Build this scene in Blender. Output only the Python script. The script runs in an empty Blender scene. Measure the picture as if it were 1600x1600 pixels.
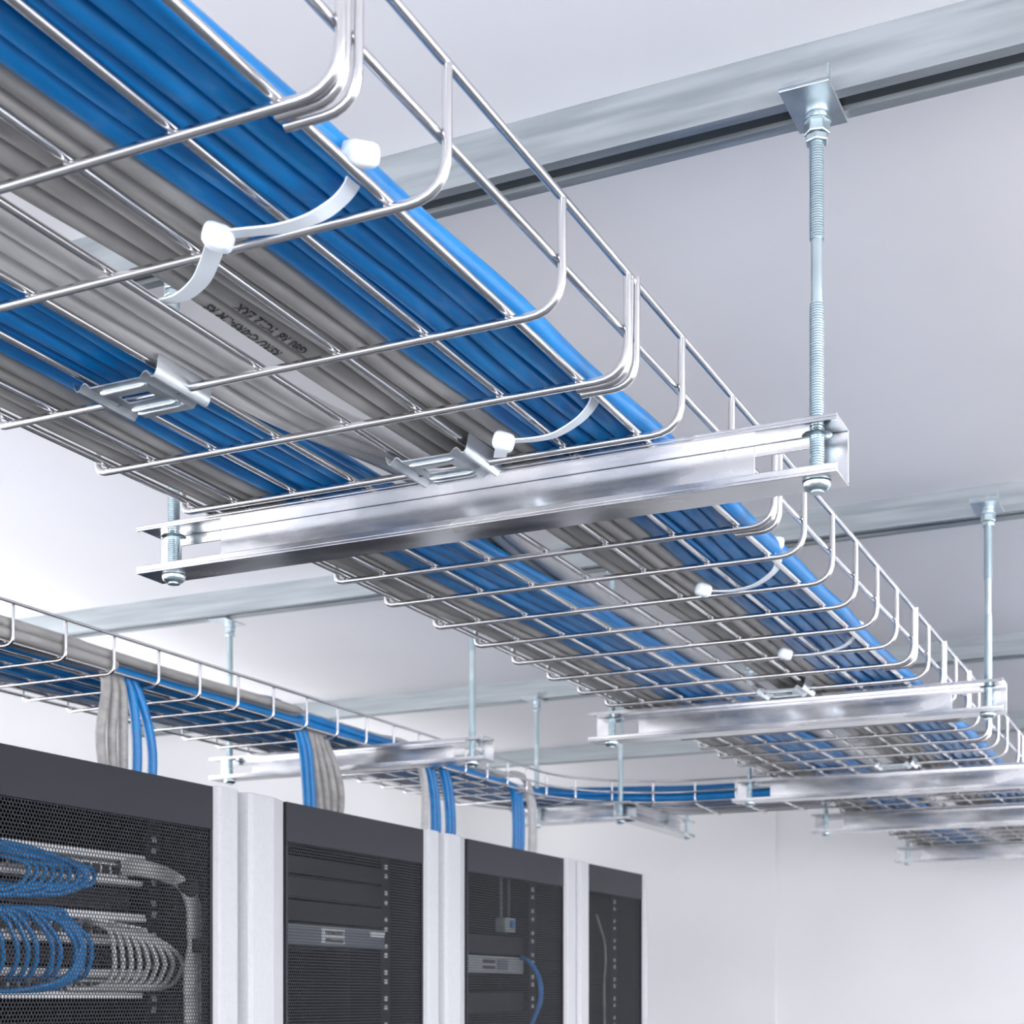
import bpy, math, random
from mathutils import Vector, Matrix
random.seed(7)
SC = bpy.context.scene
COL = SC.collection
PI = math.pi
H = 1.7                      # eye height above the floor
F, SY, CY = 2419.0, 0.42894, 0.90334
ORD = ['first', 'second', 'third', 'fourth', 'fifth', 'sixth', 'seventh', 'eighth', 'ninth', 'tenth', 'eleventh', 'twelfth']

def on_x(u, v, x):           # the point of the plane X = x seen in the direction of a pixel
    a = (u-800)/F
    d = x/(a*CY-SY)
    return Vector((x, d*(a*SY+CY), H+(1560-v)/F*d))
def on_z(u, v, z):           # the point at height z above the eye seen in that direction
    d = F*z/(1560-v); a = (u-800)/F
    return Vector((d*(a*CY-SY), d*(a*SY+CY), H+z))

# ------------------------------------------------------------------ materials
def mat(name, base=(.8, .8, .8), metal=0., rough=.5, spec=.5, **kw):
    m = bpy.data.materials.new(name); m.use_nodes = True
    b = m.node_tree.nodes['Principled BSDF']
    b.inputs['Base Color'].default_value = (*base, 1)
    b.inputs['Metallic'].default_value = metal
    b.inputs['Roughness'].default_value = rough
    b.inputs['Specular IOR Level'].default_value = spec
    for k, v in kw.items(): b.inputs[k].default_value = v
    return m
def nodes(m): return m.node_tree.nodes, m.node_tree.links, m.node_tree.nodes['Principled BSDF']
def vary(m, scale=(1, 1, 1), freq=30., c0=(.6, .6, .6), c1=(.8, .8, .8), r0=.25, r1=.4, bump=0., detail=4., lo=.35, hi=.65):
    N, L, b = nodes(m)
    tc = N.new('ShaderNodeTexCoord'); mp = N.new('ShaderNodeMapping'); mp.inputs['Scale'].default_value = scale
    nz = N.new('ShaderNodeTexNoise'); nz.inputs['Scale'].default_value = freq; nz.inputs['Detail'].default_value = detail
    L.new(tc.outputs['Object'], mp.inputs['Vector']); L.new(mp.outputs['Vector'], nz.inputs['Vector'])
    cr = N.new('ShaderNodeValToRGB'); cr.color_ramp.elements[0].position = lo; cr.color_ramp.elements[1].position = hi
    cr.color_ramp.elements[0].color = (*c0, 1); cr.color_ramp.elements[1].color = (*c1, 1)
    L.new(nz.outputs['Fac'], cr.inputs['Fac']); L.new(cr.outputs['Color'], b.inputs['Base Color'])
    mr = N.new('ShaderNodeMapRange'); mr.inputs['From Min'].default_value = lo; mr.inputs['From Max'].default_value = hi
    mr.inputs['To Min'].default_value = r0; mr.inputs['To Max'].default_value = r1
    L.new(nz.outputs['Fac'], mr.inputs['Value']); L.new(mr.outputs['Result'], b.inputs['Roughness'])
    if bump:
        bp = N.new('ShaderNodeBump'); bp.inputs['Strength'].default_value = bump; bp.inputs['Distance'].default_value = .002
        L.new(nz.outputs['Fac'], bp.inputs['Height']); L.new(bp.outputs['Normal'], b.inputs['Normal'])
    return m

M = {}
M['wire'] = vary(mat('bright_wire', metal=1), freq=4, c0=(.62, .62, .63), c1=(.70, .70, .71), r0=.2, r1=.24)
M['rail'] = vary(mat('galvanised_rail', metal=.85), scale=(.6, 9, 9), freq=9, c0=(.36, .40, .42), c1=(.46, .50, .52), r0=.42, r1=.55, bump=.05)
M['channel'] = vary(mat('mill_aluminium', metal=1), scale=(1, 3, 3), freq=7, c0=(.50, .52, .56), c1=(.76, .76, .77), r0=.16, r1=.28, bump=.03)
M['rod'] = vary(mat('zinc_rod', metal=1), freq=8, c0=(.52, .63, .67), c1=(.66, .76, .79), r0=.25, r1=.38)
M['zinc'] = vary(mat('zinc_plate', metal=1), freq=30, c0=(.55, .62, .66), c1=(.72, .76, .79), r0=.28, r1=.42)
M['blue'] = vary(mat('blue_jacket', spec=.45), scale=(6, 1, 6), freq=10, c0=(.0, .150, .43), c1=(.003, .20, .52), r0=.3, r1=.42)
M['grey'] = vary(mat('grey_jacket', spec=.4), scale=(6, 1, 6), freq=10, c0=(.265, .262, .256), c1=(.375, .368, .358), r0=.38, r1=.5)
M['pale'] = vary(mat('pale_grey_jacket', spec=.4), scale=(6, 1, 6), freq=10, c0=(.46, .46, .46), c1=(.56, .56, .56), r0=.38, r1=.5)
M['ink'] = mat('dark_ink', (.035, .035, .04), rough=.6)
M['nylon'] = mat('natural_nylon', (.78, .85, .92), rough=.35, spec=.4)
N_, L_, b_ = nodes(M['nylon']); b_.inputs['Subsurface Weight'].default_value = .35; b_.inputs['Subsurface Radius'].default_value = (.01, .01, .01)
M['cab_dark'] = vary(mat('charcoal_powder_coat', spec=.25), freq=200, c0=(.013, .0145, .020), c1=(.017, .0185, .025), r0=.42, r1=.5)
M['cab_in'] = mat('black_interior', (.018, .021, .027), rough=.6)
M['cab_light'] = vary(mat('light_grey_powder_coat', spec=.4), freq=150, c0=(.43, .44, .455), c1=(.455, .465, .48), r0=.38, r1=.45)
M['panel'] = mat('patch_panel_metal', (.78, .79, .80), metal=.15, rough=.4)
M['port'] = mat('port_black', (.02, .02, .022), rough=.5)
M['clear'] = mat('clear_plug', (.75, .78, .8), rough=.2)
M['velcro'] = mat('black_hook_and_loop', (.012, .012, .014), rough=.9)
M['switch'] = mat('grey_equipment', (.16, .18, .21), metal=.3, rough=.45)
M['device'] = mat('light_equipment', (.34, .37, .39), metal=.2, rough=.45)
M['sticker'] = mat('pale_sticker', (.55, .6, .62), rough=.6)
M['slot'] = mat('dark_slot_shade', (.020, .026, .032), rough=.55)  # near-black colour stands in for the shade inside the rail slot
M['ceiling'] = vary(mat('ceiling_paint', spec=.25), freq=3, c0=(.83, .83, .845), c1=(.85, .85, .865), r0=.7, r1=.8)
M['wall'] = vary(mat('wall_paint', spec=.25), freq=3, c0=(.84, .845, .85), c1=(.86, .865, .87), r0=.7, r1=.8)
M['floor'] = vary(mat('floor_vinyl', spec=.4), freq=5, c0=(.09, .095, .105), c1=(.12, .125, .135), r0=.35, r1=.5)
M['frame'] = mat('window_frame_white', (.75, .76, .78), rough=.4)
g = bpy.data.materials.new('window_glass'); g.use_nodes = True
gn, gl = g.node_tree.nodes, g.node_tree.links
gn.remove(gn['Principled BSDF'])
tr = gn.new('ShaderNodeBsdfTransparent'); tr.inputs[0].default_value = (.96, .96, .965, 1)
gg = gn.new('ShaderNodeBsdfGlossy'); gg.inputs['Roughness'].default_value = .03
mx = gn.new('ShaderNodeMixShader'); mx.inputs[0].default_value = .06
gl.new(tr.outputs[0], mx.inputs[1]); gl.new(gg.outputs[0], mx.inputs[2]); gl.new(mx.outputs[0], gn['Material Output'].inputs[0])
M['glass'] = g

def perforated(name, pitch, rad):        # sheet steel with a staggered pattern of round holes
    m = mat(name, (.016, .018, .024), rough=.5, spec=.35)
    N, L, b = nodes(m)
    tc = N.new('ShaderNodeTexCoord'); sp = N.new('ShaderNodeSeparateXYZ'); L.new(tc.outputs['Object'], sp.inputs[0])
    def mth(op, a, bb=None):
        n = N.new('ShaderNodeMath'); n.operation = op
        for i, x in enumerate((a, bb)):
            if x is None: continue
            if isinstance(x, (int, float)): n.inputs[i].default_value = x
            else: L.new(x, n.inputs[i])
        return n.outputs[0]
    def cell(off):
        y = mth('SUBTRACT', mth('FRACT', mth('ADD', mth('DIVIDE', sp.outputs['Y'], pitch), off)), .5)
        z = mth('MULTIPLY', mth('SUBTRACT', mth('FRACT', mth('ADD', mth('DIVIDE', sp.outputs['Z'], pitch*1.732), off)), .5), 1.732)
        return mth('SQRT', mth('ADD', mth('MULTIPLY', y, y), mth('MULTIPLY', z, z)))
    hole = mth('LESS_THAN', mth('MINIMUM', cell(0.), cell(.5)), rad/pitch)
    t = N.new('ShaderNodeBsdfTransparent'); x = N.new('ShaderNodeMixShader')
    L.new(hole, x.inputs[0]); L.new(b.outputs[0], x.inputs[1]); L.new(t.outputs[0], x.inputs[2])
    L.new(x.outputs[0], N['Material Output'].inputs[0])
    return m
M['perf'] = perforated('perforated_sheet', .0056, .0024)

# ------------------------------------------------------------------ mesh helpers
class MB:
    def __init__(s): s.v = []; s.f = []
    def box(s, x0, x1, y0, y1, z0, z1):
        n = len(s.v)
        s.v += [(x, y, z) for z in (z0, z1) for y in (y0, y1) for x in (x0, x1)]
        s.f += [tuple(n+i for i in q) for q in ((0, 2, 3, 1), (4, 5, 7, 6), (0, 1, 5, 4), (2, 6, 7, 3), (0, 4, 6, 2), (1, 3, 7, 5))]
        return s
    def prism(s, poly, a, b, fn):        # poly in 2D, extruded from a to b; fn(u, v, t) -> xyz
        n = len(s.v); k = len(poly)
        s.v += [fn(u, v, a) for u, v in poly] + [fn(u, v, b) for u, v in poly]
        s.f += [tuple(range(n+k-1, n-1, -1)), tuple(range(n+k, n+2*k))]
        s.f += [(n+i, n+(i+1) % k, n+k+(i+1) % k, n+k+i) for i in range(k)]
        return s
    def tube(s, pts, r, seg=10):
        pts = [Vector(p) for p in pts]
        n0 = len(s.v); up = None
        for i, p in enumerate(pts):
            t = (pts[min(i+1, len(pts)-1)]-pts[max(i-1, 0)]).normalized()
            if up is None: up = t.orthogonal().normalized()
            up = (up-t*up.dot(t)).normalized(); w = t.cross(up)
            rr = r[i] if isinstance(r, (list, tuple)) else r
            s.v += [tuple(p+(up*math.cos(2*PI*k/seg)+w*math.sin(2*PI*k/seg))*rr) for k in range(seg)]
        for i in range(len(pts)-1):
            a = n0+i*seg
            s.f += [(a+k, a+(k+1) % seg, a+seg+(k+1) % seg, a+seg+k) for k in range(seg)]
        s.f += [tuple(n0+k for k in range(seg-1, -1, -1)), tuple(n0+(len(pts)-1)*seg+k for k in range(seg))]
        return s
    def lathe(s, prof, x, y, seg=14):    # prof: list of (radius, z)
        n0 = len(s.v)
        for r, z in prof: s.v += [(x+r*math.cos(2*PI*k/seg), y+r*math.sin(2*PI*k/seg), z) for k in range(seg)]
        for i in range(len(prof)-1):
            a = n0+i*seg
            s.f += [(a+k, a+(k+1) % seg, a+seg+(k+1) % seg, a+seg+k) for k in range(seg)]
        s.f += [tuple(n0+k for k in range(seg-1, -1, -1)), tuple(n0+(len(prof)-1)*seg+k for k in range(seg))]
        return s
    def ribbon(s, pts, wdir, w, t):      # flat strap: width along wdir, thickness t
        pts = [Vector(p) for p in pts]; wd = Vector(wdir).normalized(); n0 = len(s.v)
        for i, p in enumerate(pts):
            tg = (pts[min(i+1, len(pts)-1)]-pts[max(i-1, 0)]).normalized()
            ww = (wd-tg*wd.dot(tg)).normalized(); nn = tg.cross(ww)
            for a, b in ((-1, -1), (1, -1), (1, 1), (-1, 1)): s.v.append(tuple(p+ww*a*w/2+nn*b*t/2))
        for i in range(len(pts)-1):
            a = n0+4*i
            s.f += [(a+k, a+(k+1) % 4, a+4+(k+1) % 4, a+4+k) for k in range(4)]
        e = n0+4*(len(pts)-1)
        s.f += [(n0+3, n0+2, n0+1, n0), (e, e+1, e+2, e+3)]
        return s
    def build(s, name, m, parent=None, smooth=0, bevel=0., origin=None):
        o0 = Vector(origin) if origin else Vector((0, 0, 0))
        me = bpy.data.meshes.new(name)
        me.from_pydata([tuple(Vector(v)-o0) for v in s.v], [], s.f); me.update()
        if smooth:
            me.polygons.foreach_set('use_smooth', [True]*len(me.polygons))
            me.set_sharp_from_angle(angle=math.radians(smooth))
        me.materials.append(m)
        o = bpy.data.objects.new(name, me); COL.objects.link(o); o.location = o0
        if parent:
            o.parent = parent; o.location = o0-parent_world(parent)
        if bevel:
            b = o.modifiers.new('bevel', 'BEVEL'); b.width = bevel; b.segments = 2; b.limit_method = 'ANGLE'
        return o
def parent_world(p):
    v = Vector((0, 0, 0))
    while p: v = v+Vector(p.location); p = p.parent
    return v
def tag(o, label=None, cat=None, group=None, kind=None):
    if label: o['label'] = label
    if cat: o['category'] = cat
    if group: o['group'] = group
    if kind: o['kind'] = kind
    return o
def thing(name, loc, label, cat, group=None):
    o = bpy.data.objects.new(name, None); COL.objects.link(o); o.location = loc; o.empty_display_size = .05
    return tag(o, label, cat, group)
def copy_tree(o, parent=None):
    c = o.copy(); COL.objects.link(c); c.parent = parent
    for ch in list(o.children): copy_tree(ch, c)
    return c
def fillet(pts, r, n=6):
    pts = [Vector(p) for p in pts]; out = [pts[0]]
    for i in range(1, len(pts)-1):
        rr = r[i-1] if isinstance(r, (list, tuple)) else r
        a = (pts[i-1]-pts[i]); b = (pts[i+1]-pts[i])
        k = min(rr, a.length*.49, b.length*.49); A = pts[i]+a.normalized()*k; B = pts[i]+b.normalized()*k
        for j in range(n+1):
            t = j/n; out.append(A*(1-t)**2+pts[i]*2*t*(1-t)+B*t*t)
    out.append(pts[-1]); return out
def smooth_path(pts, n=6):               # Catmull-Rom through the points
    P = [Vector(p) for p in pts]; P = [P[0]*2-P[1]]+P+[P[-1]*2-P[-2]]; out = []
    for i in range(1, len(P)-2):
        for j in range(n):
            t = j/n
            out.append(.5*((2*P[i])+(P[i+1]-P[i-1])*t+(2*P[i-1]-5*P[i]+4*P[i+1]-P[i+2])*t*t+(3*P[i]-P[i-1]-3*P[i+1]+P[i+2])*t**3))
    out.append(P[-2]); return out
def sstep(a, b, x):
    t = min(1, max(0, (x-a)/(b-a))); return t*t*(3-2*t)

# ------------------------------------------------------------------ the room
X0, X1, Y0, Y1, ZC = -3.2, 3.0, -3.0, 6.3, H+.889
def struct(o): o['kind'] = 'structure'; return o
struct(MB().box(X0-.1, X1+.1, Y0-.1, Y1+.1, -.1, 0).build('floor', M['floor']))
struct(MB().box(X0-.1, X1+.1, Y0-.1, Y1+.1, ZC, ZC+.1).build('ceiling', M['ceiling']))
struct(MB().box(X0-.1, X1+.1, Y1, Y1+.1, 0, ZC).build('wall_back', M['wall']))
# wall board joint on the back wall, left of it the boards stand a little proud
struct(MB().box(X0, -1.77, Y1-.02, Y1, 0, ZC).build('trim_1', M['wall']))
def wall_with_window(name, axis, c0, c1, a0, a1, w0, w1, s0, s1, idx):
    def bx(mb, p0, p1, q0, q1, z0, z1):
        return mb.box(q0, q1, p0, p1, z0, z1) if axis == 'x' else mb.box(p0, p1, q0, q1, z0, z1)
    mb = MB()
    bx(mb, a0, w0, c0, c1, 0, ZC); bx(mb, w1, a1, c0, c1, 0, ZC); bx(mb, w0, w1, c0, c1, 0, s0); bx(mb, w0, w1, c0, c1, s1, ZC)
    struct(mb.build(name, M['wall']))
    root = struct(thing('window_%d' % idx, (0, 0, 0), None, None))
    f = MB(); t = .05; cm = (c0+c1)/2
    n = max(2, round((w1-w0)/1.2))
    for i in range(n+1):
        x = w0+(w1-w0)*i/n; lo = max(w0, x-t/2); hi = min(w1, x+t/2)
        bx(f, lo, hi, cm-.03, cm+.03, s0, s1)
    bx(f, w0, w1, cm-.03, cm+.03, s0, s0+t); bx(f, w0, w1, cm-.03, cm+.03, s1-t, s1)
    f.build('window_frame', M['frame'], root)
    p = MB(); bx(p, w0, w1, cm-.003, cm+.003, s0, s1); p.build('pane', M['glass'], root)
wall_with_window('wall_left', 'x', X0-.1, X0, Y0-.1, Y1+.1, -2.2, 3.0, .9, 2.35, 1)
wall_with_window('wall_right', 'x', X1, X1+.1, Y0-.1, Y1+.1, -2.0, 6.0, .9, 2.35, 2)  # unseen window, added to light the cabinet fronts from the right
wall_with_window('wall_front', 'y', Y0-.1, Y0, X0-.1, X1+.1, -2.6, 2.4, .9, 2.35, 3)  # unseen window behind the camera, added to light the channel faces

# ------------------------------------------------------------------ ceiling rails
def ceiling_rail(yc, label):
    y0, y1, z0, z1, t, lip = yc-.025, yc+.025, H+.838, ZC, .003, .014
    mb = MB()
    mb.box(X0, X1, y0, y0+t, z0, z1); mb.box(X0, X1, y1-t, y1, z0, z1); mb.box(X0, X1, y0+t, y1-t, z1-t, z1)
    mb.box(X0, X1, y0+t, y0+lip, z0, z0+t); mb.box(X0, X1, y1-lip, y1-t, z0, z0+t)
    mb.box(X0, X1, y0+lip-t, y0+lip, z0+t, z0+.008); mb.box(X0, X1, y1-lip, y1-lip+t, z0+t, z0+.008)
    o = tag(mb.build('ceiling_rail', M['rail'], origin=(0, yc, z0)), label, 'rail', 'strut rails on the ceiling')
    MB().box(X0, X1, y0+lip, y1-lip, z0+.005, z0+.008).build('slot_shade', M['slot'], o)['label'] = 'dark strip painted in for the shade inside the rail slot'  # painted shade: dark strip in place of the unlit channel interior
    return o
RY = [1.444, 2.80, 3.96, 5.05]
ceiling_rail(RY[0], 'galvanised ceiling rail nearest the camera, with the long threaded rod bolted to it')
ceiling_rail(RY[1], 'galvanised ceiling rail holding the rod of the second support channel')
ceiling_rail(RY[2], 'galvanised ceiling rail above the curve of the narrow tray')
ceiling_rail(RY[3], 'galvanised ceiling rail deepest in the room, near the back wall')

# ------------------------------------------------------------------ support channels
def channel_parts(root, x0, x1, slots, zb=H+.487, zt=H+.536, flip=1):
    # a C channel lying along local X at y 0, open towards -y, back web at +y
    yf, yb, t = -.024, .024, .003
    z0, z1 = zb-root.location.z, zt-root.location.z
    w = MB(); xs = [x0]
    for a, b in slots: xs += [a, b]
    xs.append(x1)
    for i in range(0, len(xs), 2): w.box(xs[i], xs[i+1], yb-t, yb, z0+t, z1-t)
    for a, b in slots:
        w.box(a, b, yb-t, yb, z0+t, z0+.012); w.box(a, b, yb-t, yb, z1-.014, z1-t)
    u = MB(); u.box(x0, x1, yf, yb, z1-t, z1); u.box(x0, x1, yf, yf+t, z1-.006, z1-t)
    l = MB(); l.box(x0, x1, yf, yb, z0, z0+t); l.box(x0, x1, yf, yf+t, z0+t, z0+.009)
    for nm, mb in (('channel_web', w), ('upper_flange', u), ('lower_flange', l)):
        me_o = mb.build(nm, M['channel'], None, bevel=.0007)
        me_o.parent = root; me_o.location = (0, 0, 0)
def support_channel(x0, x1, yc, label, rz=0, slots=None, zt=H+.536, group='support channels under the trays'):
    xm = (x0+x1)/2
    loc = (xm, yc, H+.487) if not rz else (yc, xm, H+.487)
    r = thing('support_channel', loc, label, 'support channel', group)
    r.rotation_euler = (0, 0, rz); h = (x1-x0)/2
    channel_parts(r, -h, h, slots if slots is not None else [(-h+.028, -h+.085), (h-.092, h-.028)], zt=zt)
    return r
CH = [(-1.152, -.342, 1.444, -1.117, -.367), (-1.130, -.372, 2.74, -1.091, -.400), (-1.156, -.372, 3.73, -1.118, -.405),
      (-1.16, -.38, 4.52, -1.122, -.415), (-1.14, -.38, 5.62, -1.10, -.415)]
CL = ['bright aluminium channel carrying the wide tray, nearest the camera and largest',
      'aluminium channel under the wide tray, second from the camera',
      'aluminium channel under the wide tray, third from the camera, beside the narrow tray',
      'aluminium channel under the wide tray, fourth from the camera, left end before blank wall',
      'aluminium channel under the wide tray, farthest from the camera and smallest']
for (x0, x1, y, a, b), lb in zip(CH, CL): support_channel(x0, x1, y, lb, zt=H+.5418)
support_channel(-2.09, -1.405, 2.85, 'aluminium channel crossing under the narrow tray above the second cabinet')
support_channel(-1.86, -1.515, 3.965, 'short aluminium channel under the bend of the narrow tray', slots=[])
support_channel(3.93, 4.475, -1.535, 'short aluminium channel running lengthwise under the bend of the narrow tray', rz=PI/2, slots=[])

# ------------------------------------------------------------------ threaded rods, rail plates
def thread(z0, z1, r, pitch=.0024):
    n = max(2, int((z1-z0)/pitch)); out = []
    for i in range(n):
        z = z0+(z1-z0)*i/n; out += [(r, z+.0003), (r, z+.0010), (r-.0011, z+.0015), (r-.0011, z+.0021)]
    return out
def hexnut(mb, r, z0, z1, rot=.2):
    mb.prism([(r*math.cos(rot+k*PI/3), r*math.sin(rot+k*PI/3)) for k in range(6)], z0, z1, lambda u, v, t: (u, v, t)); return mb
def make_rod(zt, zb, r=.0070, plain=True):
    # built at its own origin = the rail's underside, hanging down to zb
    root = thing('threaded_rod', (0, 0, zt), None, None)
    L = zb-zt
    def add(nm, mb, **k):
        o = mb.build(nm, M['rod'], None, **k); o.parent = root; return o
    if plain:
        add('upper_thread', MB().lathe(thread(-.122, .02, r), 0, 0), smooth=50)
        add('plain_shank', MB().lathe([(r-.0014, -.182), (r-.0014, -.121)], 0, 0), smooth=50)
        add('lower_thread', MB().lathe(thread(L, -.181, r), 0, 0), smooth=50)
    else:
        add('thread', MB().lathe(thread(L, .02, r), 0, 0), smooth=50)
    if zt > H+.8:
        add('washer', MB().lathe([(.0125, -.0115), (.0135, -.011), (.0135, -.0095), (.0125, -.009)], 0, 0), smooth=50)
        add('nut', hexnut(MB(), .0125, -.023, -.0115), bevel=.0012)
        add('nut', hexnut(MB(), .0115, -.031, -.024, .7), bevel=.0012)
        add('bolt_head', MB().lathe([(.0108, -.009), (.0112, -.006), (.0105, -.003)], 0, 0), smooth=50)
    zc = H+.487-zt
    add('washer', MB().lathe([(.0135, zc+.0436), (.0145, zc+.0444), (.0135, zc+.0456)], 0, 0), smooth=50)
    add('bottom_nut', MB().lathe([(.0065, zc-.0085), (.0095, zc-.008), (.0125, zc-.0055), (.0138, zc-.002), (.0138, zc-.0008), (.009, zc-.0006)], 0, 0), smooth=50)
    return root
ROD_L = [('right', 'left')]
rod0 = make_rod(H+.838, H+.4765)
RODS = []
names = ['nearest', 'second', 'third', 'fourth', 'farthest']
for k, (x0, x1, y, a, b) in enumerate(CH):
    RODS.append((b, y, 'threaded rod, right end of the %s wide tray channel' % names[k]))
    RODS.append((a, y, 'threaded rod, left end of the %s wide tray channel' % names[k]))
RODS += [(-2.05, 2.85, 'threaded rod, left end of the narrow tray channel'),
         (-1.444, 2.85, 'threaded rod, right end of the narrow tray channel'),
         (-1.806, 3.965, 'thin rod hanging behind the narrow tray, left of its bend'),
         (-1.553, 3.965, 'thin rod at the bend of the narrow tray')]
def make_plate():
    root = thing('rail_plate', (0, 0, H+.838), None, None)
    a = MB().box(-.0235, .0235, -.049, .027, -.003, 0).build('plate', M['zinc'], None, bevel=.0006); a.parent = root
    b = MB().box(-.0235, .0235, -.049, -.0465, 0, .004).build('front_lip', M['zinc'], None); b.parent = root
    c = MB().box(.0215, .0235, -.049, -.040, 0, .013).build('corner_tab', M['zinc'], None); c.parent = root
    return root
plate0 = make_plate()
for i, (x, y, lb) in enumerate(RODS):
    r = rod0 if i == 0 else copy_tree(rod0)
    r.location = (x, y, H+.838); tag(r, lb, 'rod', 'threaded hanger rods')
    p = plate0 if i == 0 else copy_tree(plate0)
    p.location = (x, y, H+.838); tag(p, 'square zinc plate over the '+lb, 'plate', 'rail plates')
st = make_rod(H+.56, H+.4765, plain=False); st.location = (-1.52, 4.43, H+.56)
st.name = 'threaded_stud'; tag(st, 'short threaded stud at the far end of the lengthwise channel', 'stud')

# ------------------------------------------------------------------ the wide wire tray
PR, PL, ZT, RW = -.485, -1.068, .5395, .0037
tray = thing('wire_tray', ((PL+PR)/2, 1.0, H+ZT), 'wide bright wire mesh cable tray running overhead from the top left corner', 'cable tray')
cross = [.35, .475, .605, .785, .92, 1.113, 1.255, 1.397, 1.555, 1.717, 1.847, 1.988, 2.12, 2.255, 2.393, 2.525, 2.655, 2.79, 2.925, 3.06, 3.195, 3.33, 3.465, 3.60]
y = 3.79
while y < 6.2: cross.append(y); y += .135
for y in cross:
    P = fillet([(PR, y, H+.627), (PR, y, H+ZT), (PL, y, H+ZT), (PL, y, H+.627)], [.030, .012])
    MB().tube(P, RW).build('cross_wire', M['wire'], tray, smooth=50)
LW = [-1.0, -.925, -.85, -.772, -.693, -.609, -.532]
ZLW = ZT+2*RW-.0006
Y_A, Y_B = .25, 6.24
def ywire(x, z, nm): MB().tube([(x, Y_A+(Y_B-Y_A)*i/8, H+z) for i in range(9)], RW).build(nm, M['wire'], tray, smooth=50)
for x in LW: ywire(x, ZLW, 'long_wire')
ywire(PL+.012, ZLW+.002, 'long_wire')
for x, sg in ((PR, -1), (PL, 1)):
    ywire(x+sg*(2*RW-.0006), .582, 'side_wire'); ywire(x+sg*.001, .6290, 'side_wire')
for y in (.785, 1.255, 1.717, 2.525, 2.79, 3.06, 3.33, 3.87):                      # doubled side loops where sections are joined
    for k, dy in enumerate((.0085, .0185)):
        e = -.532-.004
        P = fillet([(e, y+dy, H+ZT-.001*k), (PR-.003+.003*k, y+dy, H+ZT-.001*k), (PR-.001+.002*k, y+dy, H+.628+.004*k)], .026-.004*k)
        MB().tube(P, RW).build('joint_loop', M['wire'], tray, smooth=50)

# ------------------------------------------------------------------ cables in the wide tray
RC = .0104
ZC0 = ZLW+RW+RC
def run(lanes, zs, mname, label, group, bundle, shift=None, r=RC, amp=.0022, ya=Y_A+.02, yb=Y_B-.02):
    objs = []
    for i, (x, z) in enumerate(zip(lanes, zs)):
        ph = [bundle*1.7+.12*i, bundle*.6+.10*i, bundle+.12*i]
        wf = [random.uniform(0, 6.28) for _ in range(4)]
        pts = []
        n = int((yb-ya)/.03)
        for k in range(n+1):
            y = ya+(yb-ya)*k/n
            dx = amp*(.8*math.sin(y*9+ph[0])+.45*math.sin(y*(17+wf[0])+wf[1])) + .003*math.sin(y*4.3+bundle)
            dz = .4*amp*(1+math.sin(y*(11+wf[2])+wf[3]))
            if bundle == 0: dx -= .021*(1-sstep(.6, 1.15, y))
            if shift:
                sx, sz = shift(y); dx += sx; dz += sz
            pts.append((x+dx, y, H+z+dz))
        o = MB().tube(pts, r, 12).build('network_cable', M[mname], smooth=60, origin=(x, 1.2, H+z))
        lb = label(i) if callable(label) else label
        objs.append(tag(o, lb, 'cable', group))
    return objs
D = 2*RC+.0005
L2 = .866*D+.0009
row = lambda x, n: [x+i*D for i in range(n)]
run(row(-.6405, 6), [ZC0]*6, 'blue', lambda i: 'blue cable on the underside of the wide blue bundle, %s from its right edge' % ORD[5-i], 'bottom cables of the wide blue bundle', 0)
run(row(-.6405+D/2, 3), [ZC0+L2]*3, 'blue', 'blue cable piled inside the wide blue bundle, above its bottom layer', 'upper cables of the wide blue bundle', 0)
run(row(-.6405+D, 1), [ZC0+2*L2]*1, 'blue', 'blue cable piled inside the wide blue bundle, above its bottom layer', 'upper cables of the wide blue bundle', 0)
g2o = run(row(-.7445, 5), [ZC0]*5, 'grey', lambda i: 'grey cable beside the wide blue bundle, %s from the open gap' % ORD[i], 'grey cables beside the wide blue bundle', 0)
run(row(-.7445+D/2, 4), [ZC0+L2]*4, 'grey', 'grey cable in the upper layer beside the wide blue bundle', 'upper grey cables beside the wide blue bundle', 0)
run(row(-.960, 5), [ZC0]*5, 'blue', lambda i: 'blue cable in the narrow blue bundle of the wide tray, %s from its left edge' % ORD[i], 'cables of the narrow blue bundle', 4)
run(row(-.960+D/2, 4), [ZC0+L2]*4, 'blue', 'blue cable in the upper layer of the narrow blue bundle', 'upper cables of the narrow blue bundle', 4)
run(row(-1.047, 4), [ZC0]*4, 'grey', lambda i: 'grey cable along the left edge of the wide tray, %s from the edge' % ORD[i], 'grey cables along the left edge of the wide tray', 4)
run(row(-1.047+D/2, 3), [ZC0+L2]*3, 'grey', 'grey cable in the upper layer at the left edge of the wide tray', 'upper grey cables at the left edge of the wide tray', 4)
def pale_shift(y): s = sstep(1.35, 2.0, y); return (-.075*s, 2.1*L2*sstep(1.2, 1.6, y))
run(row(-.848, 3), [ZC0+.001]*3, 'pale', lambda i: 'pale grey cable beside the narrow blue bundle, %s from the gap' % ORD[2-i], 'pale grey cables beside the gap', 6, shift=pale_shift)

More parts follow.
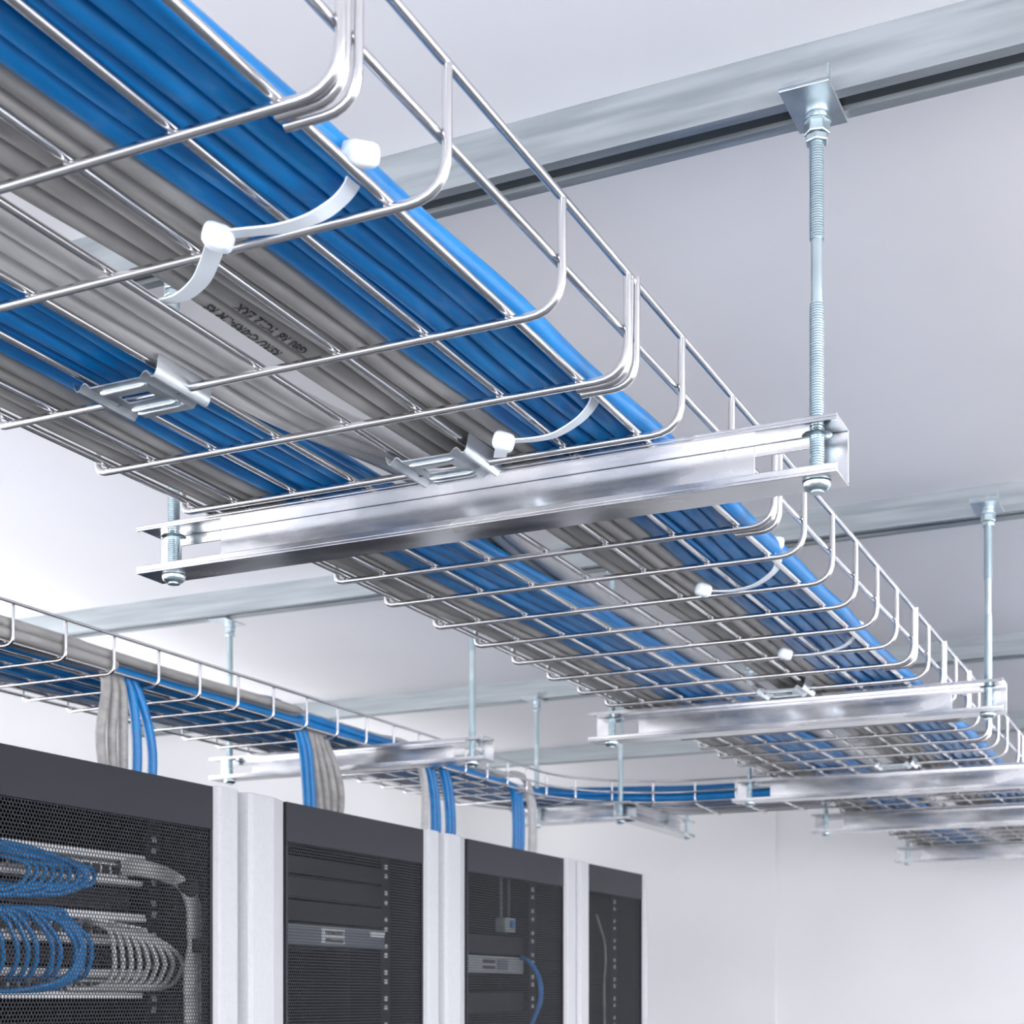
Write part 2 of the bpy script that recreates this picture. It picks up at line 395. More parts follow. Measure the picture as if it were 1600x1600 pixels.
# printing on two of the grey cables
def lettering(cable, text, y_end, x, zc, size, ang0):
    cu = bpy.data.curves.new('t', 'FONT'); cu.body = text; cu.size = size; cu.align_x = 'LEFT'; cu.align_y = 'CENTER'; cu.resolution_u = 3; cu.offset = .0003
    to = bpy.data.objects.new('t', cu); COL.objects.link(to)
    dg = bpy.context.evaluated_depsgraph_get(); me = bpy.data.meshes.new_from_object(to.evaluated_get(dg))
    bpy.data.objects.remove(to)
    R = RC+.0004
    # follow the cable centre line as built
    cm = cable.data; seg = 12; nr = len(cm.vertices)//seg; cs = []
    for i in range(nr):
        c = Vector((0, 0, 0))
        for k in range(seg): c += cm.vertices[i*seg+k].co
        cs.append(c/seg+cable.location)
    for v in me.vertices:
        yy = y_end-v.co.x
        c = cs[0]
        for i in range(nr-1):
            if cs[i].y <= yy <= cs[i+1].y: c = cs[i].lerp(cs[i+1], (yy-cs[i].y)/(cs[i+1].y-cs[i].y)); break
        a = ang0-v.co.y/R                                    # -90 deg is straight down; up of the letters leans towards -x
        v.co = Vector((c.x+R*math.cos(a), yy, c.z+R*math.sin(a)))-cable.location
    me.materials.append(M['ink'])
    o = bpy.data.objects.new('printed_lettering', me); COL.objects.link(o); o.parent = cable
    o['label'] = 'dark printed lettering along the cable'
lettering(g2o[0], 'RSRU C-0R9-.IM RS', 1.112, 0, 0, .0125, math.radians(-82))
lettering(g2o[1], 'G80 R8 TCI.2 ERX', 1.118, 0, 0, .0125, math.radians(-78))

# ------------------------------------------------------------------ cable ties
def tie(label, pts, head, tail=None, head2=None, wid=.0140, hs=1.12):
    root = thing('cable_tie', head, label, 'cable tie', 'white cable ties on the wide tray')
    MB().ribbon(smooth_path(pts, 8), (0.15, 1, 0.1), wid, .0014).build('strap', M['nylon'], root, smooth=50)
    def block(c, sx, sy, sz, rz):
        mb = MB(); mb.box(-sx, sx, -sy, sy, -sz, sz)
        o = mb.build('locking_head', M['nylon'], None); o.parent = root; o.location = Vector(c)-Vector(head); o.rotation_euler = (.2, .3, rz)
        b = o.modifiers.new('bevel', 'BEVEL'); b.width = min(sx, sy, sz)*.7; b.segments = 3
        o.data.polygons.foreach_set('use_smooth', [True]*6)
    block(head, .0095*hs, .0095*hs, .0075*hs, .5)
    if tail: MB().ribbon(smooth_path(tail, 8), (.6, 1, 0.1), wid, .0014).build('strap_tail', M['nylon'], root, smooth=50)
    if head2: block(head2, .0085*hs, .011*hs, .007*hs, -.4)
    return root
oz = on_z
tie('white nylon tie nearest the camera, its tail hooked over a long wire',
    [oz(556, 262, .557), oz(549, 290, .549), oz(525, 318, .5415), oz(488, 341, .5335), oz(440, 356, .5308), oz(390, 362, .5308), oz(352, 366, .5308)],
    oz(341, 371, .5300), [oz(338, 378, .5300), oz(327, 410, .5298), oz(312, 440, .5305), oz(285, 463, .537), oz(255, 471, .549)], oz(562, 241, .555))
tie('white nylon tie on the blue bundle just in front of the nearest support channel',
    [oz(933, 610, .556), oz(926, 632, .549), oz(905, 656, .5415), oz(870, 678, .535), oz(838, 686, .5325), oz(800, 689, .532)],
    oz(787, 690, .5315), [oz(785, 695, .5315), oz(781, 714, .536)], None, .0125)
tie('white nylon tie on the blue bundle just beyond the nearest support channel',
    [oz(1208, 850, .563), oz(1216, 872, .550), oz(1209, 893, .5415), oz(1180, 914, .535), oz(1145, 923, .5325), oz(1112, 924, .532)],
    oz(1099, 922, .5315), None, oz(1209, 848, .566), .0115)
tie('white nylon tie on the blue bundle, farthest down the wide tray and smallest',
    [oz(1335, 985, .562), oz(1334, 996, .550), oz(1318, 1010, .5415), oz(1290, 1019, .535), oz(1262, 1023, .5325), oz(1240, 1024, .532)],
    oz(1227, 1022, .5315), None, oz(1336, 978, .566), .0115)

# ------------------------------------------------------------------ splice clips under the wide tray
def make_clip():
    root = thing('splice_clip', (0, 0, H+.533), None, None)
    # cross profile (x, z), two hooks around the long wires; origin midway between the wires, wires at x = +-.0385, z +.013
    prof = [(-.0460, .0070), (-.0445, .0025), (-.0420, -.0008), (-.0395, -.0008), (-.0370, .0025), (-.0345, .0048), (-.0315, .0044), (-.0270, 0)]
    prof = prof+[(-.0175, 0), (.0155, 0)]+[(-x, z) for x, z in reversed(prof)]+[(.0465, .012), (.0480, .017)]
    ys = [-.038, -.020, -.012, .004, .010, .014, .020, .024, .038]
    t = .0014; mb = MB(); nx = len(prof)
    def zrib(ix, iy):
        x = prof[ix][0]
        return 0
    for lay in (0, 1):
        for yy in ys:
            for (x, z) in prof: mb.v.append((x, yy, z-t*lay))
    ny = len(ys); off = nx*ny
    idx = lambda i, j, l: l*off+j*nx+i
    c0 = [i for i, p in enumerate(prof) if p == (-.0270, 0)][0]; c1 = [i for i, p in enumerate(prof) if p == (.0270, 0)][0]
    hole = lambda i, j: c0+1 <= i < c1-1 and j in (2,)
    for i in range(nx-1):
        for j in range(ny-1):
            if hole(i, j): continue
            mb.f.append((idx(i, j, 0), idx(i+1, j, 0), idx(i+1, j+1, 0), idx(i, j+1, 0)))
            mb.f.append((idx(i, j, 1), idx(i, j+1, 1), idx(i+1, j+1, 1), idx(i+1, j, 1)))
            for (di, dj, a, b) in ((0, -1, (i, j), (i+1, j)), (0, 1, (i+1, j+1), (i, j+1)), (-1, 0, (i, j+1), (i, j)), (1, 0, (i+1, j), (i+1, j+1))):
                ii, jj = i+di, j+dj
                if ii < 0 or jj < 0 or ii >= nx-1 or jj >= ny-1 or hole(ii, jj):
                    mb.f.append((idx(*a, 0), idx(*a, 1), idx(*b, 1), idx(*b, 0)))
    o = mb.build('clip_plate', M['zinc'], None, smooth=40); o.parent = root
    for yy in (-.026, .017, .0255):
        o = MB().tube([(-.024, yy, -.0012), (-.020, yy, -.0022), (.020, yy, -.0022), (.024, yy, -.0012)], .0022, 8).build('pressed_rib', M['zinc'], None, smooth=60); o.parent = root
    return root
clip0 = make_clip()
for i, (x, y, lb) in enumerate([(-.8875, 1.103, 'zinc splice clip hooked under the narrow blue bundle, nearest the camera'),
                                (-.7325, 1.382, 'zinc splice clip hooked under the wide tray just in front of the nearest channel'),
                                (-.7325, 2.655, 'zinc splice clip under the wide tray in front of the second channel'),
                                (-.7325, 3.60, 'zinc splice clip under the wide tray in front of the third channel')]):
    c = clip0 if i == 0 else copy_tree(clip0)
    c.location = (x, y, H+.5345); tag(c, lb, 'clip', 'splice clips under the wide tray')

# ------------------------------------------------------------------ the narrow tray above the cabinets
XR2, YS2, RB, WD2 = -1.70, 1.0, .35, .305
SA = 3.73-YS2; SB = SA+RB*PI/2; SEND = SB+(-1.075+1.35)
def frame2(s):
    if s < SA: return Vector((XR2, YS2+s, 0)), Vector((-1, 0, 0))
    if s < SB:
        a = PI-(s-SA)/RB; d = Vector((math.cos(a), math.sin(a), 0)); return Vector((-1.35, 3.73, 0))+d*RB, d
    return Vector((-1.35+(s-SB), 4.08, 0)), Vector((0, 1, 0))
def pt2(s, e, z):
    o, d = frame2(s); v = o+d*e; v.z = H+z; return v
def s_list(a, b, st=.05):
    n = max(2, int((b-a)/st)); return [a+(b-a)*i/n for i in range(n+1)]
tray2 = thing('wire_tray', (XR2-.15, 2.4, H+.54), 'narrow wire mesh cable tray above the cabinets, bending right at its far end', 'cable tray')
s = (1.806-YS2)-.1165*6; R2 = .003
while s < SEND:
    P = fillet([pt2(s, 0, .604), pt2(s, 0, .5395), pt2(s, WD2, .5395), pt2(s, WD2, .604)], .014, 4)
    MB().tube(P, R2, 8).build('cross_wire', M['wire'], tray2, smooth=50); s += .1165
for e, z, a in ((-2*R2, .602, 0), (WD2+2*R2, .602, 0), (WD2+2*R2, .57, 0), (-2*R2, .570, 2.35), (.012, .5455, 0), (.06, .5455, 0), (.12, .5455, 0), (.18, .5455, 0), (.24, .5455, 0), (.293, .5455, 0)):
    MB().tube([pt2(q, e, z) for q in s_list(a, SEND)], R2, 8).build('side_wire' if z > .55 else 'long_wire', M['wire'], tray2, smooth=50)

RC2 = .0088
Z2 = .5455+R2+RC2
def lane_path(e0, e1, z0, z1, sa, sb, s_end, amp=.0025):
    ph = [random.uniform(0, 6.28) for _ in range(3)]; out = []
    for q in s_list(0.02, s_end, .045):
        t = sstep(sa, sb, q)
        out.append(pt2(q, e0+(e1-e0)*t+amp*math.sin(q*10+ph[0]), z0+(z1-z0)*t+amp*.5*(1+math.sin(q*13+ph[1]))))
    return out
def cable2(path, m, label, group):
    return tag(MB().tube(path, RC2, 10).build('network_cable', M[m], smooth=60, origin=path[0]), label, 'cable', group)
# cables that stay in the tray to its end
D2 = 2*RC2+.0004; LZ = .87*D2
E0 = .112
def lane2(e, z, s_end, sh=0.): return [pt2(q, e+.0018*math.sin(q*7)+sh*sstep(2.86, 3.15, q), z+.001*(1+math.sin(q*9))) for q in s_list(.02, s_end, .045)]
for i in range(7):
    cable2(lane2(E0+D2*i, Z2, SEND-.02, -.096), 'blue', 'blue cable running the whole narrow tray round its bend', 'blue cables running round the bend of the narrow tray')
for i in range(6):
    cable2(lane2(E0+D2*(i+.5), Z2+LZ, SEND-.02, -.096), 'blue', 'blue cable running the whole narrow tray round its bend', 'blue cables running round the bend of the narrow tray')
for i in range(4):
    cable2(lane2(E0+D2*(i+4), Z2+2*LZ, SEND-.02, -.12), 'blue', 'blue cable running the whole narrow tray round its bend', 'blue cables running round the bend of the narrow tray')
for i in range(2):
    cable2(lane2(.252+D2*i, Z2, SEND-.02), 'grey', 'grey cable along the bottom of the narrow tray, running to its end', 'grey cables running to the end of the narrow tray')
# cables that leave the tray and drop into the cabinets
def drop(y, m, e_in, lay, y_bot, x_bot, label, group, bulge=0.):
    z_in = Z2+LZ*lay; q = y-YS2
    P = lane2(e_in, z_in, q-.10-1.2*abs(e_in-.04))
    tail = [P[-2], P[-1], Vector((XR2-.04-.25*(e_in-.04), y-.055, H+z_in+.004)), Vector((XR2-.040, y-.008, H+.535)), Vector((XR2-.045+bulge, (y+y_bot)/2+bulge, H+.43)), Vector((x_bot, y_bot, H+.285))]
    return cable2(P[:-2]+smooth_path(tail, 6), m, label, group)
GA = 'cables dropping into the first cabinet'
for i in range(3):
    drop(2.075+.019*i, 'grey', .014+D2*i, 1-(i == 1)*0, 2.095+.021*i, -1.745-.01*i, 'grey cable turning down from the narrow tray into the first cabinet', GA, -.012+.004*i)
for i in range(2):
    drop(2.135+.019*i, 'blue', .072+D2*i, 1, 2.155+.036*i, -1.755, 'blue cable turning down from the narrow tray into the first cabinet', GA, .004+.006*i)
GB = 'cables dropping into the second cabinet, nearer bunch'
for i in range(2):
    drop(2.665+.019*i, 'blue', E0+D2*i, 2, 2.715+.019*i, -1.755, 'blue cable slanting down from the narrow tray beside the grey bunch', GB, 0)
for i in range(4):
    drop(2.705+.019*i, 'grey', .014+D2*i, 1, 2.765+.019*i, -1.75-.006*i, 'grey cable in the bunch dropping from the narrow tray in front of the channel', GB, .004*i)
for i in range(3):
    cable2(lane2(.014+D2*i, Z2, 1.06), 'grey', 'grey cable along the right wall of the narrow tray, ending before the first drop', 'short grey cables at the right wall of the narrow tray')
GC = 'cables dropping into the second cabinet, farther bunch'
for i, (m, y, yb, lay) in enumerate((('pale', 3.18, 3.195, 2), ('blue', 3.212, 3.25, 2), ('blue', 3.231, 3.269, 1), ('blue', 3.288, 3.325, 1), ('blue', 3.307, 3.344, 1))):
    drop(y, m, (E0+D2*2, E0+D2*3, .036, .054, .090)[i], lay, yb, -1.755, {'pale': 'pale cable dropping just past the channel of the narrow tray', 'blue': 'blue cable dropping in pairs just past the channel of the narrow tray'}[m], GC, .004)
GD = 'cables dropping into the third cabinet'
for i, (m, y, lay) in enumerate((('blue', 3.700, 0), ('blue', 3.719, 0), ('blue', 3.738, 0), ('pale', 3.80, 0), ('pale', 3.819, 2))):
    drop(y-.02, m, (.036, .054, .072, .090, .072)[i], lay, y, -1.755, {'blue': 'blue cable in the flat bunch dropping into the third cabinet', 'pale': 'white cable dropping beside the flat blue bunch into the third cabinet'}[m], GD, .002)

# ------------------------------------------------------------------ cabinets
XF = -1.31
def cabinet(y0, yl, yr, y1, label, facet, rx=-1.378, ry=None):
    root = thing('server_cabinet', (-1.81, (y0+y1)/2, 0), label, 'cabinet', 'server cabinets in a row')
    def add(nm, mb, m, par=root, **k): return mb.build(nm, M[m], par, **k)
    zt = H+.300
    add('side_panel', MB().box(-2.31, -1.334, y0+.002, y0+.012, .05, zt-.004), 'cab_in')
    add('side_panel', MB().box(-2.31, -1.334, y1-.012, y1-.002, .05, zt-.004), 'cab_in')
    add('rear_panel', MB().box(-2.31, -2.30, y0+.012, y1-.012, .05, zt-.004), 'cab_in')
    rf = add('roof_panel', MB().box(-2.31, -1.345, y0+.004, y1-.004, zt-.016, zt-.002), 'cab_dark')
    add('cable_brush', MB().box(-1.80, -1.70, y0+.06, y1-.06, zt-.003, zt+.001), 'velcro', rf)
    add('plinth', MB().box(-2.30, -1.36, y0+.01, y1-.01, 0, .05), 'cab_dark')
    up = lambda a, b, t: (a, b, t)
    if facet:
        f = (yl-y0)
        pl = [(-1.362, y0+.004), (-1.326, y0+.004), (-1.312, y0+.010), (-1.31, y0+.02), (-1.31, y0+f*.62), (-1.322, yl), (-1.362, yl)]
    else:
        pl = [(-1.362, y0+.003), (-1.318, y0+.003), (-1.31, y0+.010), (-1.31, yl-.006), (-1.334, yl), (-1.362, yl)]
    add('corner_post', MB().prism(pl, .05, zt, up), 'cab_light', bevel=.0015)
    pr = [(-1.335, yr), (-1.318, yr), (-1.311, yr+.004), (-1.31, yr+.010), (-1.31, y1-.018), (-1.316, y1-.006), (-1.330, y1-.002), (-1.335, y1-.002)]
    add('corner_post', MB().prism(pr, .05, zt, up), 'cab_light', bevel=.0015)
    door = add('door', MB().box(-1.334, -1.317, yl+.001, yr-.001, H+.238, zt-.001).box(-1.334, -1.317, yl+.001, yr-.001, .06, .12)
               .box(-1.334, -1.3175, yl+.001, yl+.006, .12, H+.238).box(-1.334, -1.3175, yr-.006, yr-.001, .12, H+.238), 'cab_dark', bevel=.001)
    add('perforated_sheet', MB().box(-1.3208, -1.3200, yl+.006, yr-.006, .12, H+.238), 'perf', door)
    for yy in (yl+.03, ry or yr-.03):
        r = add('mounting_rail', MB().box(rx-.008, rx, yy-.016, yy+.016, .08, H+.27)  .box(rx-.07, rx-.008, yy-.004 if yy > (yl+yr)/2 else yy-.016, yy+.016 if yy > (yl+yr)/2 else yy+.004, .08, H+.27), 'cab_dark')
        hb = MB(); z = H+.262; k = 0
        while z > H-.45:
            hb.box(rx-.0005, rx+.0015, yy-.0045, yy+.0045, z-.004, z+.004); z -= .0165 if k % 2 else .030; k += 1
        add('square_holes', hb, 'panel', r)
    return root
CABS = [(1.247, 1.30, 1.792, 1.856), (1.860, 1.975, 2.410, 2.469), (2.470, 2.578, 3.033, 3.098), (3.100, 3.160, 3.507, 3.540)]
CABL = ['cabinet with blue and grey patch cords behind its perforated door, nearest the camera',
        'second cabinet of the row, dark blank panels and a labelled grey unit inside',
        'third cabinet of the row, a light two-slot unit and blue cord inside',
        'last cabinet of the row, nearly empty and dark, beside the blank wall']
for c, lb, fc in zip(CABS, CABL, (False, True, True, False)):
    if lb is CABL[0]: cabinet(*c, lb, fc, -1.447, 1.8235)
    else: cabinet(*c, lb, fc)

# ------------------------------------------------------------------ contents of the first cabinet
XP = -1.440
def patch_panel(y0, y1, ztop, hgt, label, ports=True):
    r = thing('patch_bay', (XP, (y0+y1)/2, ztop-hgt), label, 'patch panel')
    mb = MB().box(XP-.05, XP-.012, y0, y1, ztop-hgt+.003, ztop-.003)
    mb.build('body', M['port'], r)
    MB().box(XP-.04, XP+.010, y0, y1, ztop-.011, ztop).build('upper_lip', M['panel'], r, bevel=.0008)
    MB().box(XP-.04, XP+.004, y0, y1, ztop-hgt, ztop-hgt+.008).build('lower_lip', M['panel'], r, bevel=.0008)
    if ports:
        n = 22
        fb = MB(); pb = MB()
        for i in range(n):
            yy = y0+.02+(y1-y0-.05)*i/(n-1)
            fb.box(XP-.012, XP-.006, yy-.0085, yy+.0085, ztop-.034, ztop-.013)
            pb.box(XP-.007, XP-.003, yy-.006, yy+.006, ztop-.030, ztop-.017)
        fb.build('port_frames', M['panel'], r); pb.build('port_openings', M['port'], r)
    return r
YA0, YA1 = 1.315, 1.785
patch_panel(YA0, YA1, H+.205, .044, 'white edged patch panel at the top of the nearest cabinet')
patch_panel(YA0, YA1, H+.120, .044, 'white edged patch panel in the middle, behind blue and grey loops')
patch_panel(YA0, YA1, H+.040, .040, 'white edged patch panel at the bottom of the picture in the nearest cabinet')
for z0, z1, lb in ((H+.155, H+.126, 'dark blank panel between the upper two patch panels'), (H+.071, H+.046, 'dark blank panel between the lower two patch panels')):
    tag(MB().box(XP-.03, XP-.02, YA0, YA1, z1, z0).build('blank_panel', M['cab_dark']), lb, 'blank panel')
def cord(pix, m, label, group, r=.0032, name='patch_cable', plug=True):
    P = [on_x(u, v, x) for u, v, x in pix]
    root = tag(MB().tube(smooth_path(P, 7), r, 8).build(name, M[m], smooth=60, origin=P[0]), label, 'patch cable', group)
    if plug:
        o = MB().box(XP-.006, XP+.016, P[0].y-.005, P[0].y+.005, P[0].z-.004, P[0].z+.004).build('plug', M['clear'], root)
    return root
for i in range(9):
    u0 = 8+14*i-20; k = i/8
    cord([(u0, 1333+.27*u0*.9, XP), (u0+6, 1338+.25*u0, XP+.03), (30+100*k+12, 1350+6*k, XP+.055-.002*i), (28+108*k+6, 1378+4*k, XP+.055), (-10+98*k, 1391+8*math.sin(i*2.1), XP+.05), (-60+50*k, 1385-6*k, XP+.03), (-80, 1370, XP+.01)],
         'blue', 'blue patch cord looping below the top patch panel', 'blue cords on the top patch panel')
    cord([(-30, 1312+i, XP+.02+.002*i), (20+6*i, 1318+3*i, XP+.04), (70+6*i, 1332+2*i, XP+.045), (118+2.5*i, 1352+i, XP+.05), (135-2*i, 1378, XP+.05), (95-6*i, 1396, XP+.045), (30-6*i, 1398, XP+.03), (-40, 1388, XP+.01)],
         'blue', 'blue patch cord looping below the top patch panel', 'blue cords on the top patch panel', plug=False)
for i, (ut, ub) in enumerate(((-12, -16), (8, 14), (22, 28), (34, 40), (56, 58), (66, 72), (88, 90), (98, 104), (108, 112))):
    w_ = 14+2.2*i
    cord([(-40, 1416, XP+.03), (ut-25, 1420, XP+.045), (ut, 1436, XP+.05), (ut+w_, 1470, XP+.055), (ut+w_+2, 1500, XP+.05), (ut+w_-8, 1524, XP+.035), (ut, 1532, XP+.004)],
         'blue', 'blue patch cord hanging from the middle panel to the bottom panel', 'blue cords on the middle patch panel', r=.0036, plug=False)
    cord([(-30, 1411+i*2, XP+.02+.003*i), (30+4*i, 1420+2*i, XP+.04), (80+3*i, 1434, XP+.05), (118+i, 1460, XP+.055), (128-i, 1500, XP+.05), (112-2*i, 1530, XP+.045), (70-4*i, 1546, XP+.03), (-20, 1548, XP+.01)],
         'blue', 'blue patch cord hanging from the middle panel to the bottom panel', 'blue cords on the middle patch panel', r=.0034, plug=False)
for i in range(9):
    ut = 132+10*i; br = 178+13.0*i if i < 8 else 283
    cord([(ut, 1438+.2*(ut-130), XP), (ut+14, 1442+2*i, XP+.03), ((ut+br)/2+16, 1455+3*i, XP+.05), (br, 1488+1.5*i, XP+.055), (br-1, 1518, XP+.05), (br-18, 1540, XP+.035), (br-60, 1546, XP+.012), (br-75, 1542, XP+.004)],
         'pale', 'grey patch cord looping between the middle and bottom panels', 'grey cords on the middle patch panel', r=.0036)
XB = -1.354
for i in range(6):
    o = 3.4*i
    cord([(190, 1346+o, XP+.004), (212, 1347+o, XP+.02), (248, 1354+o, XP+.04), (280, 1370+o*.9, XB-.012), (300-o*.45, 1392+o, XB), (314-o*1.1, 1425, XB), (316-o*1.2, 1455, XB), (314-o*1.0, 1478, XB), (316-o*1.5, 1520, XB), (317-o*1.5, 1600, XB), (317-o*1.5, 1700, XB)],
         'pale', 'grey cord in the strapped bundle running down beside the patch panels', 'grey cords in the strapped bundle', r=.0042, name='patch_cable', plug=False)
for (u, v, lb) in ((296, 1385, 'black hook and loop strap at the top of the grey cord bundle'), (306, 1478, 'black hook and loop strap lower on the grey cord bundle')):
    c = on_x(u, v, XB)
    o = tag(MB().tube([(0, 0, -.010), (0, 0, .010)], .0150, 16).build('hook_and_loop_strap', M['velcro'], smooth=50), lb, 'strap', 'straps on the grey cord bundle')
    o.location = c; o.rotation_euler = (.7 if v < 1400 else 0, 0, 0)
for i in range(4):
    cord([(272-3*i, 1395, XP-.06), (262-4*i, 1420, XP-.05), (259-4*i, 1450, XP-.05), (266-2*i, 1490, XP-.05), (264, 1530, XP-.05), (262+4*i, 1556, XP-.03), (277+5*i, 1590, XP-.03), (290+5*i, 1650, XP-.03)],
         'blue', 'blue cord deep in the nearest cabinet between panel and grey bundle', 'blue cords deep in the nearest cabinet', r=.004, name='patch_cable', plug=False)

# ------------------------------------------------------------------ contents of the other cabinets
XP2 = -1.374
def unit(y0, y1, ztop, h, m, label, name='rack_unit', xf=XP2+.004, depth=.35):
    r = thing(name, (xf, (y0+y1)/2, ztop-h), label, 'rack unit')
    MB().box(xf-depth, xf, y0, y1, ztop-h, ztop).build('housing', M[m], r, bevel=.001)
    return r
zz = lambda u, v, x=XP2: on_x(u, v, x)
yw2 = zz(598, 1450).y
for i, (v0, v1, lb) in enumerate(((1335, 1363, 'upper dark blank panel in the second cabinet'), (1367, 1401, 'middle dark blank panel in the second cabinet'), (1405, 1438, 'lower dark blank panel in the second cabinet'))):
    a, b = zz(454, v0), zz(454, v1)
    tag(MB().box(XP2-.012, XP2+.004, 1.99, yw2, b.z, a.z-.002).build('blank_panel', M['cab_dark'], bevel=.001), lb, 'blank panel', 'blank panels in the second cabinet')
a, b = zz(454, 1443), zz(454, 1475)
u2 = unit(1.99, yw2, a.z, a.z-b.z, 'switch', 'grey labelled unit behind the door of the second cabinet')
hh = a.z-b.z; x = XP2+.0045
c0, c1 = zz(498, 1452).y, zz(534, 1452).y
MB().box(x, x+.001, c0, c1, b.z+.004, a.z-.003).build('name_label', M['sticker'], u2)['label'] = 'pale label with two dark lines of writing'
lbm = MB(); random.seed(3)
for zq in (.68, .28):
    yy = c0+.012
    while yy < c1-.006:
        wl = random.uniform(.003, .006); lbm.box(x+.001, x+.0014, yy, yy+wl, b.z+hh*(zq-.10), b.z+hh*(zq+.10)); yy += wl+.0015
lbm.build('label_writing', M['ink'], u2)
d0, d1 = zz(575, 1452).y, zz(597, 1452).y
MB().box(x, x+.001, d0, d1, b.z+hh*.62, b.z+hh*.92).build('white_tag', M['panel'], u2)['label'] = 'small white tag'
MB().box(x, x+.0012, 1.992, yw2-.002, a.z-.004, a.z-.002).build('top_strip', M['device'], u2)
yq = zz(575, 1520).y
tag(MB().box(XP2-.30, XP2-.29, yq, yq+.022, .2, b.z-.004).build('cable_guide', M['switch']), 'grey upright guide below the labelled unit in the second cabinet', 'guide')
# third cabinet
a, b = zz(738, 1492), zz(738, 1519)
y0_, y1_ = 2.60, zz(815, 1500).y
u3 = unit(y0_, y1_, a.z, a.z-b.z, 'device', 'light unit with two dark slots behind the door of the third cabinet')
s0, s1 = zz(752, 1500).y, zz(770, 1500).y
for q in (.68, .30): MB().box(x-.001, x+.0012, s0, s1, b.z+(a.z-b.z)*(q-.09), b.z+(a.z-b.z)*(q+.09)).build('slot', M['port'], u3)
MB().box(x-.001, x+.001, s1+.012, s1+.06, b.z+.006, a.z-.006).build('face_plate', M['switch'], u3)
a2, b2_ = zz(738, 1550), zz(738, 1582)
unit(y0_, y1_, a2.z, a2.z-b2_.z, 'cab_dark', 'dark unit below the two-slot unit in the third cabinet')
a3, b3 = zz(738, 1460), zz(738, 1488)
unit(y0_, y1_, a3.z, a3.z-b3.z, 'cab_dark', 'dark unit directly above the two-slot unit in the third cabinet')
cc = zz(797, 1445)
cam_ = thing('sensor_box', cc, 'small pale box hanging from thin strips in the third cabinet', 'sensor')
MB().box(cc.x-.02, cc.x+.004, cc.y-.03, cc.y+.02, cc.z-.016, cc.z+.014).build('case', M['device'], cam_, bevel=.003)
MB().tube([(cc.x+.003, cc.y-.002, cc.z), (cc.x+.008, cc.y-.002, cc.z)], .008, 14).build('lens', M['blue'], cam_, smooth=50)
MB().box(cc.x-.012, cc.x-.009, cc.y-.026, cc.y-.018, cc.z+.014, H+.26).build('strip', M['switch'], cam_)
MB().box(cc.x-.012, cc.x-.009, cc.y+.012, cc.y+.018, cc.z+.014, H+.26).build('strip', M['switch'], cam_)
for i in range(2):
    cord([(814, 1495+3*i, XP2+.006), (826+3*i, 1503, XP2+.03), (841+3*i, 1530, XP2+.04), (843+3*i, 1560, XP2+.04), (836+2*i, 1585, XP2+.04), (824, 1620, XP2+.03), (815, 1700, XP2+.03)],
         'blue', 'dark blue cord looping from the two-slot unit in the third cabinet', 'blue cords in the third cabinet', r=.0035, plug=False)
cord([(932, 1430, XP2), (938, 1450, XP2), (944, 1470, XP2), (946, 1500, XP2), (944, 1540, XP2), (945, 1620, XP2)], 'grey', 'thin grey cord hanging inside the last cabinet', 'cord in the last cabinet', r=.003, plug=False)

# ------------------------------------------------------------------ light
w_ = bpy.data.worlds.new('daylight'); SC.world = w_; w_.use_nodes = True
w_.node_tree.nodes['Background'].inputs[0].default_value = (1, .985, 1, 1)
w_.node_tree.nodes['Background'].inputs[1].default_value = 1.9
def area(name, loc, rot, sx, sy, power, col=(1, 1, 1)):
    l = bpy.data.lights.new(name, 'AREA'); l.shape = 'RECTANGLE'; l.size = sx; l.size_y = sy; l.energy = power; l.color = col
    o = bpy.data.objects.new(name, l); COL.objects.link(o); o.location = loc; o.rotation_euler = rot; return o
area('daylight_left', (X0-.25, .4, 1.6), (0, -PI/2, 0), 1.5, 5.2, 125, (.99, .985, 1.01))
area('added_fill_right', (X1+.25, .2, 1.6), (0, PI/2, 0), 1.5, 4.4, 185, (.98, .975, 1.02))  # fill added outside the unseen right window, for the cabinet fronts
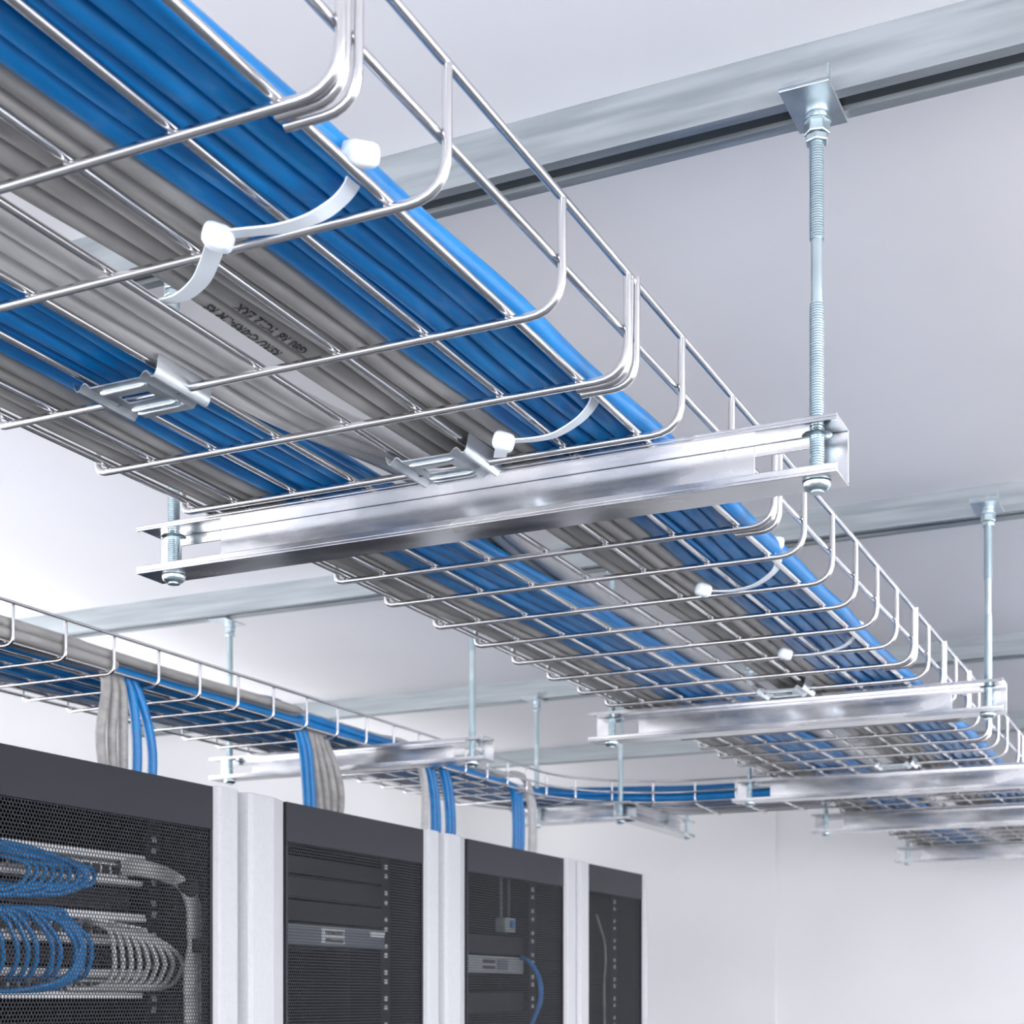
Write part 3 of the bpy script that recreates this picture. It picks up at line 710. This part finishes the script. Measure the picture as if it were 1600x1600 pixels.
area('added_fill_right_rear', (X1+.25, 4.3, 1.6), (0, PI/2, 0), 1.5, 3.4, 30, (.98, .975, 1.02))  # extra fill added to brighten the back wall
area('added_fill_front', (-.1, Y0-.25, 1.6), (PI/2, 0, 0), 5.0, 1.5, 175, (.98, .975, 1.02))  # fill added behind the camera, for the channel faces
# two linear uplights, added out of view to brighten the ceiling
up = thing('added_wall_uplight', (X0+.45, 3.6, 2.05), 'white linear uplight on brackets, added unseen behind the cabinets to brighten the ceiling', 'light')
def trough(root, xc, yc, ln):
    MB().box(xc-.06, xc+.06, yc-ln/2-.1, yc+ln/2+.1, 2.03, 2.04).box(xc-.06, xc-.052, yc-ln/2-.1, yc+ln/2+.1, 2.04, 2.10).box(xc+.052, xc+.06, yc-ln/2-.1, yc+ln/2+.1, 2.04, 2.10).build('trough', M['frame'], root)
trough(up, X0+.45, 3.6, 4.6)
for dy in (-.8, .8): MB().box(X0, X0+.45, 3.6+dy-.015, 3.6+dy+.015, 2.01, 2.03).build('bracket', M['frame'], up)
area('added_uplight_lamp', (X0+.45, 3.6, 2.06), (PI, 0, 0), .10, 4.6, 9, (.99, .985, 1.01))
up = thing('added_pendant_uplight', (1.0, 3.3, 2.05), 'white linear pendant uplight, added unseen over the open aisle to brighten the ceiling', 'light')
trough(up, 1.0, 3.3, 4.8)
for dy in (-1.8, 1.8): MB().tube([(1.0, 3.3+dy, 2.04), (1.0, 3.3+dy, ZC)], .004, 8).build('hanger', M['frame'], up)
area('added_uplight_lamp', (1.0, 3.3, 2.06), (PI, 0, 0), .10, 4.8, 120, (.98, .975, 1.02))

# ------------------------------------------------------------------ camera
cd = bpy.data.cameras.new('camera'); co = bpy.data.objects.new('camera', cd); COL.objects.link(co)
co.location = (0, 0, H); co.rotation_euler = (PI/2, 0, math.radians(25.4))
cd.sensor_width = 36; cd.lens = F/1600*36; cd.shift_y = 760/1600
cd.clip_start = .02; cd.dof.use_dof = True; cd.dof.focus_distance = 1.5; cd.dof.aperture_fstop = 15
SC.camera = co
vs = SC.view_settings
vs.view_transform = 'Standard'; vs.look = 'None'; vs.gamma = 1; vs.exposure = 0.2
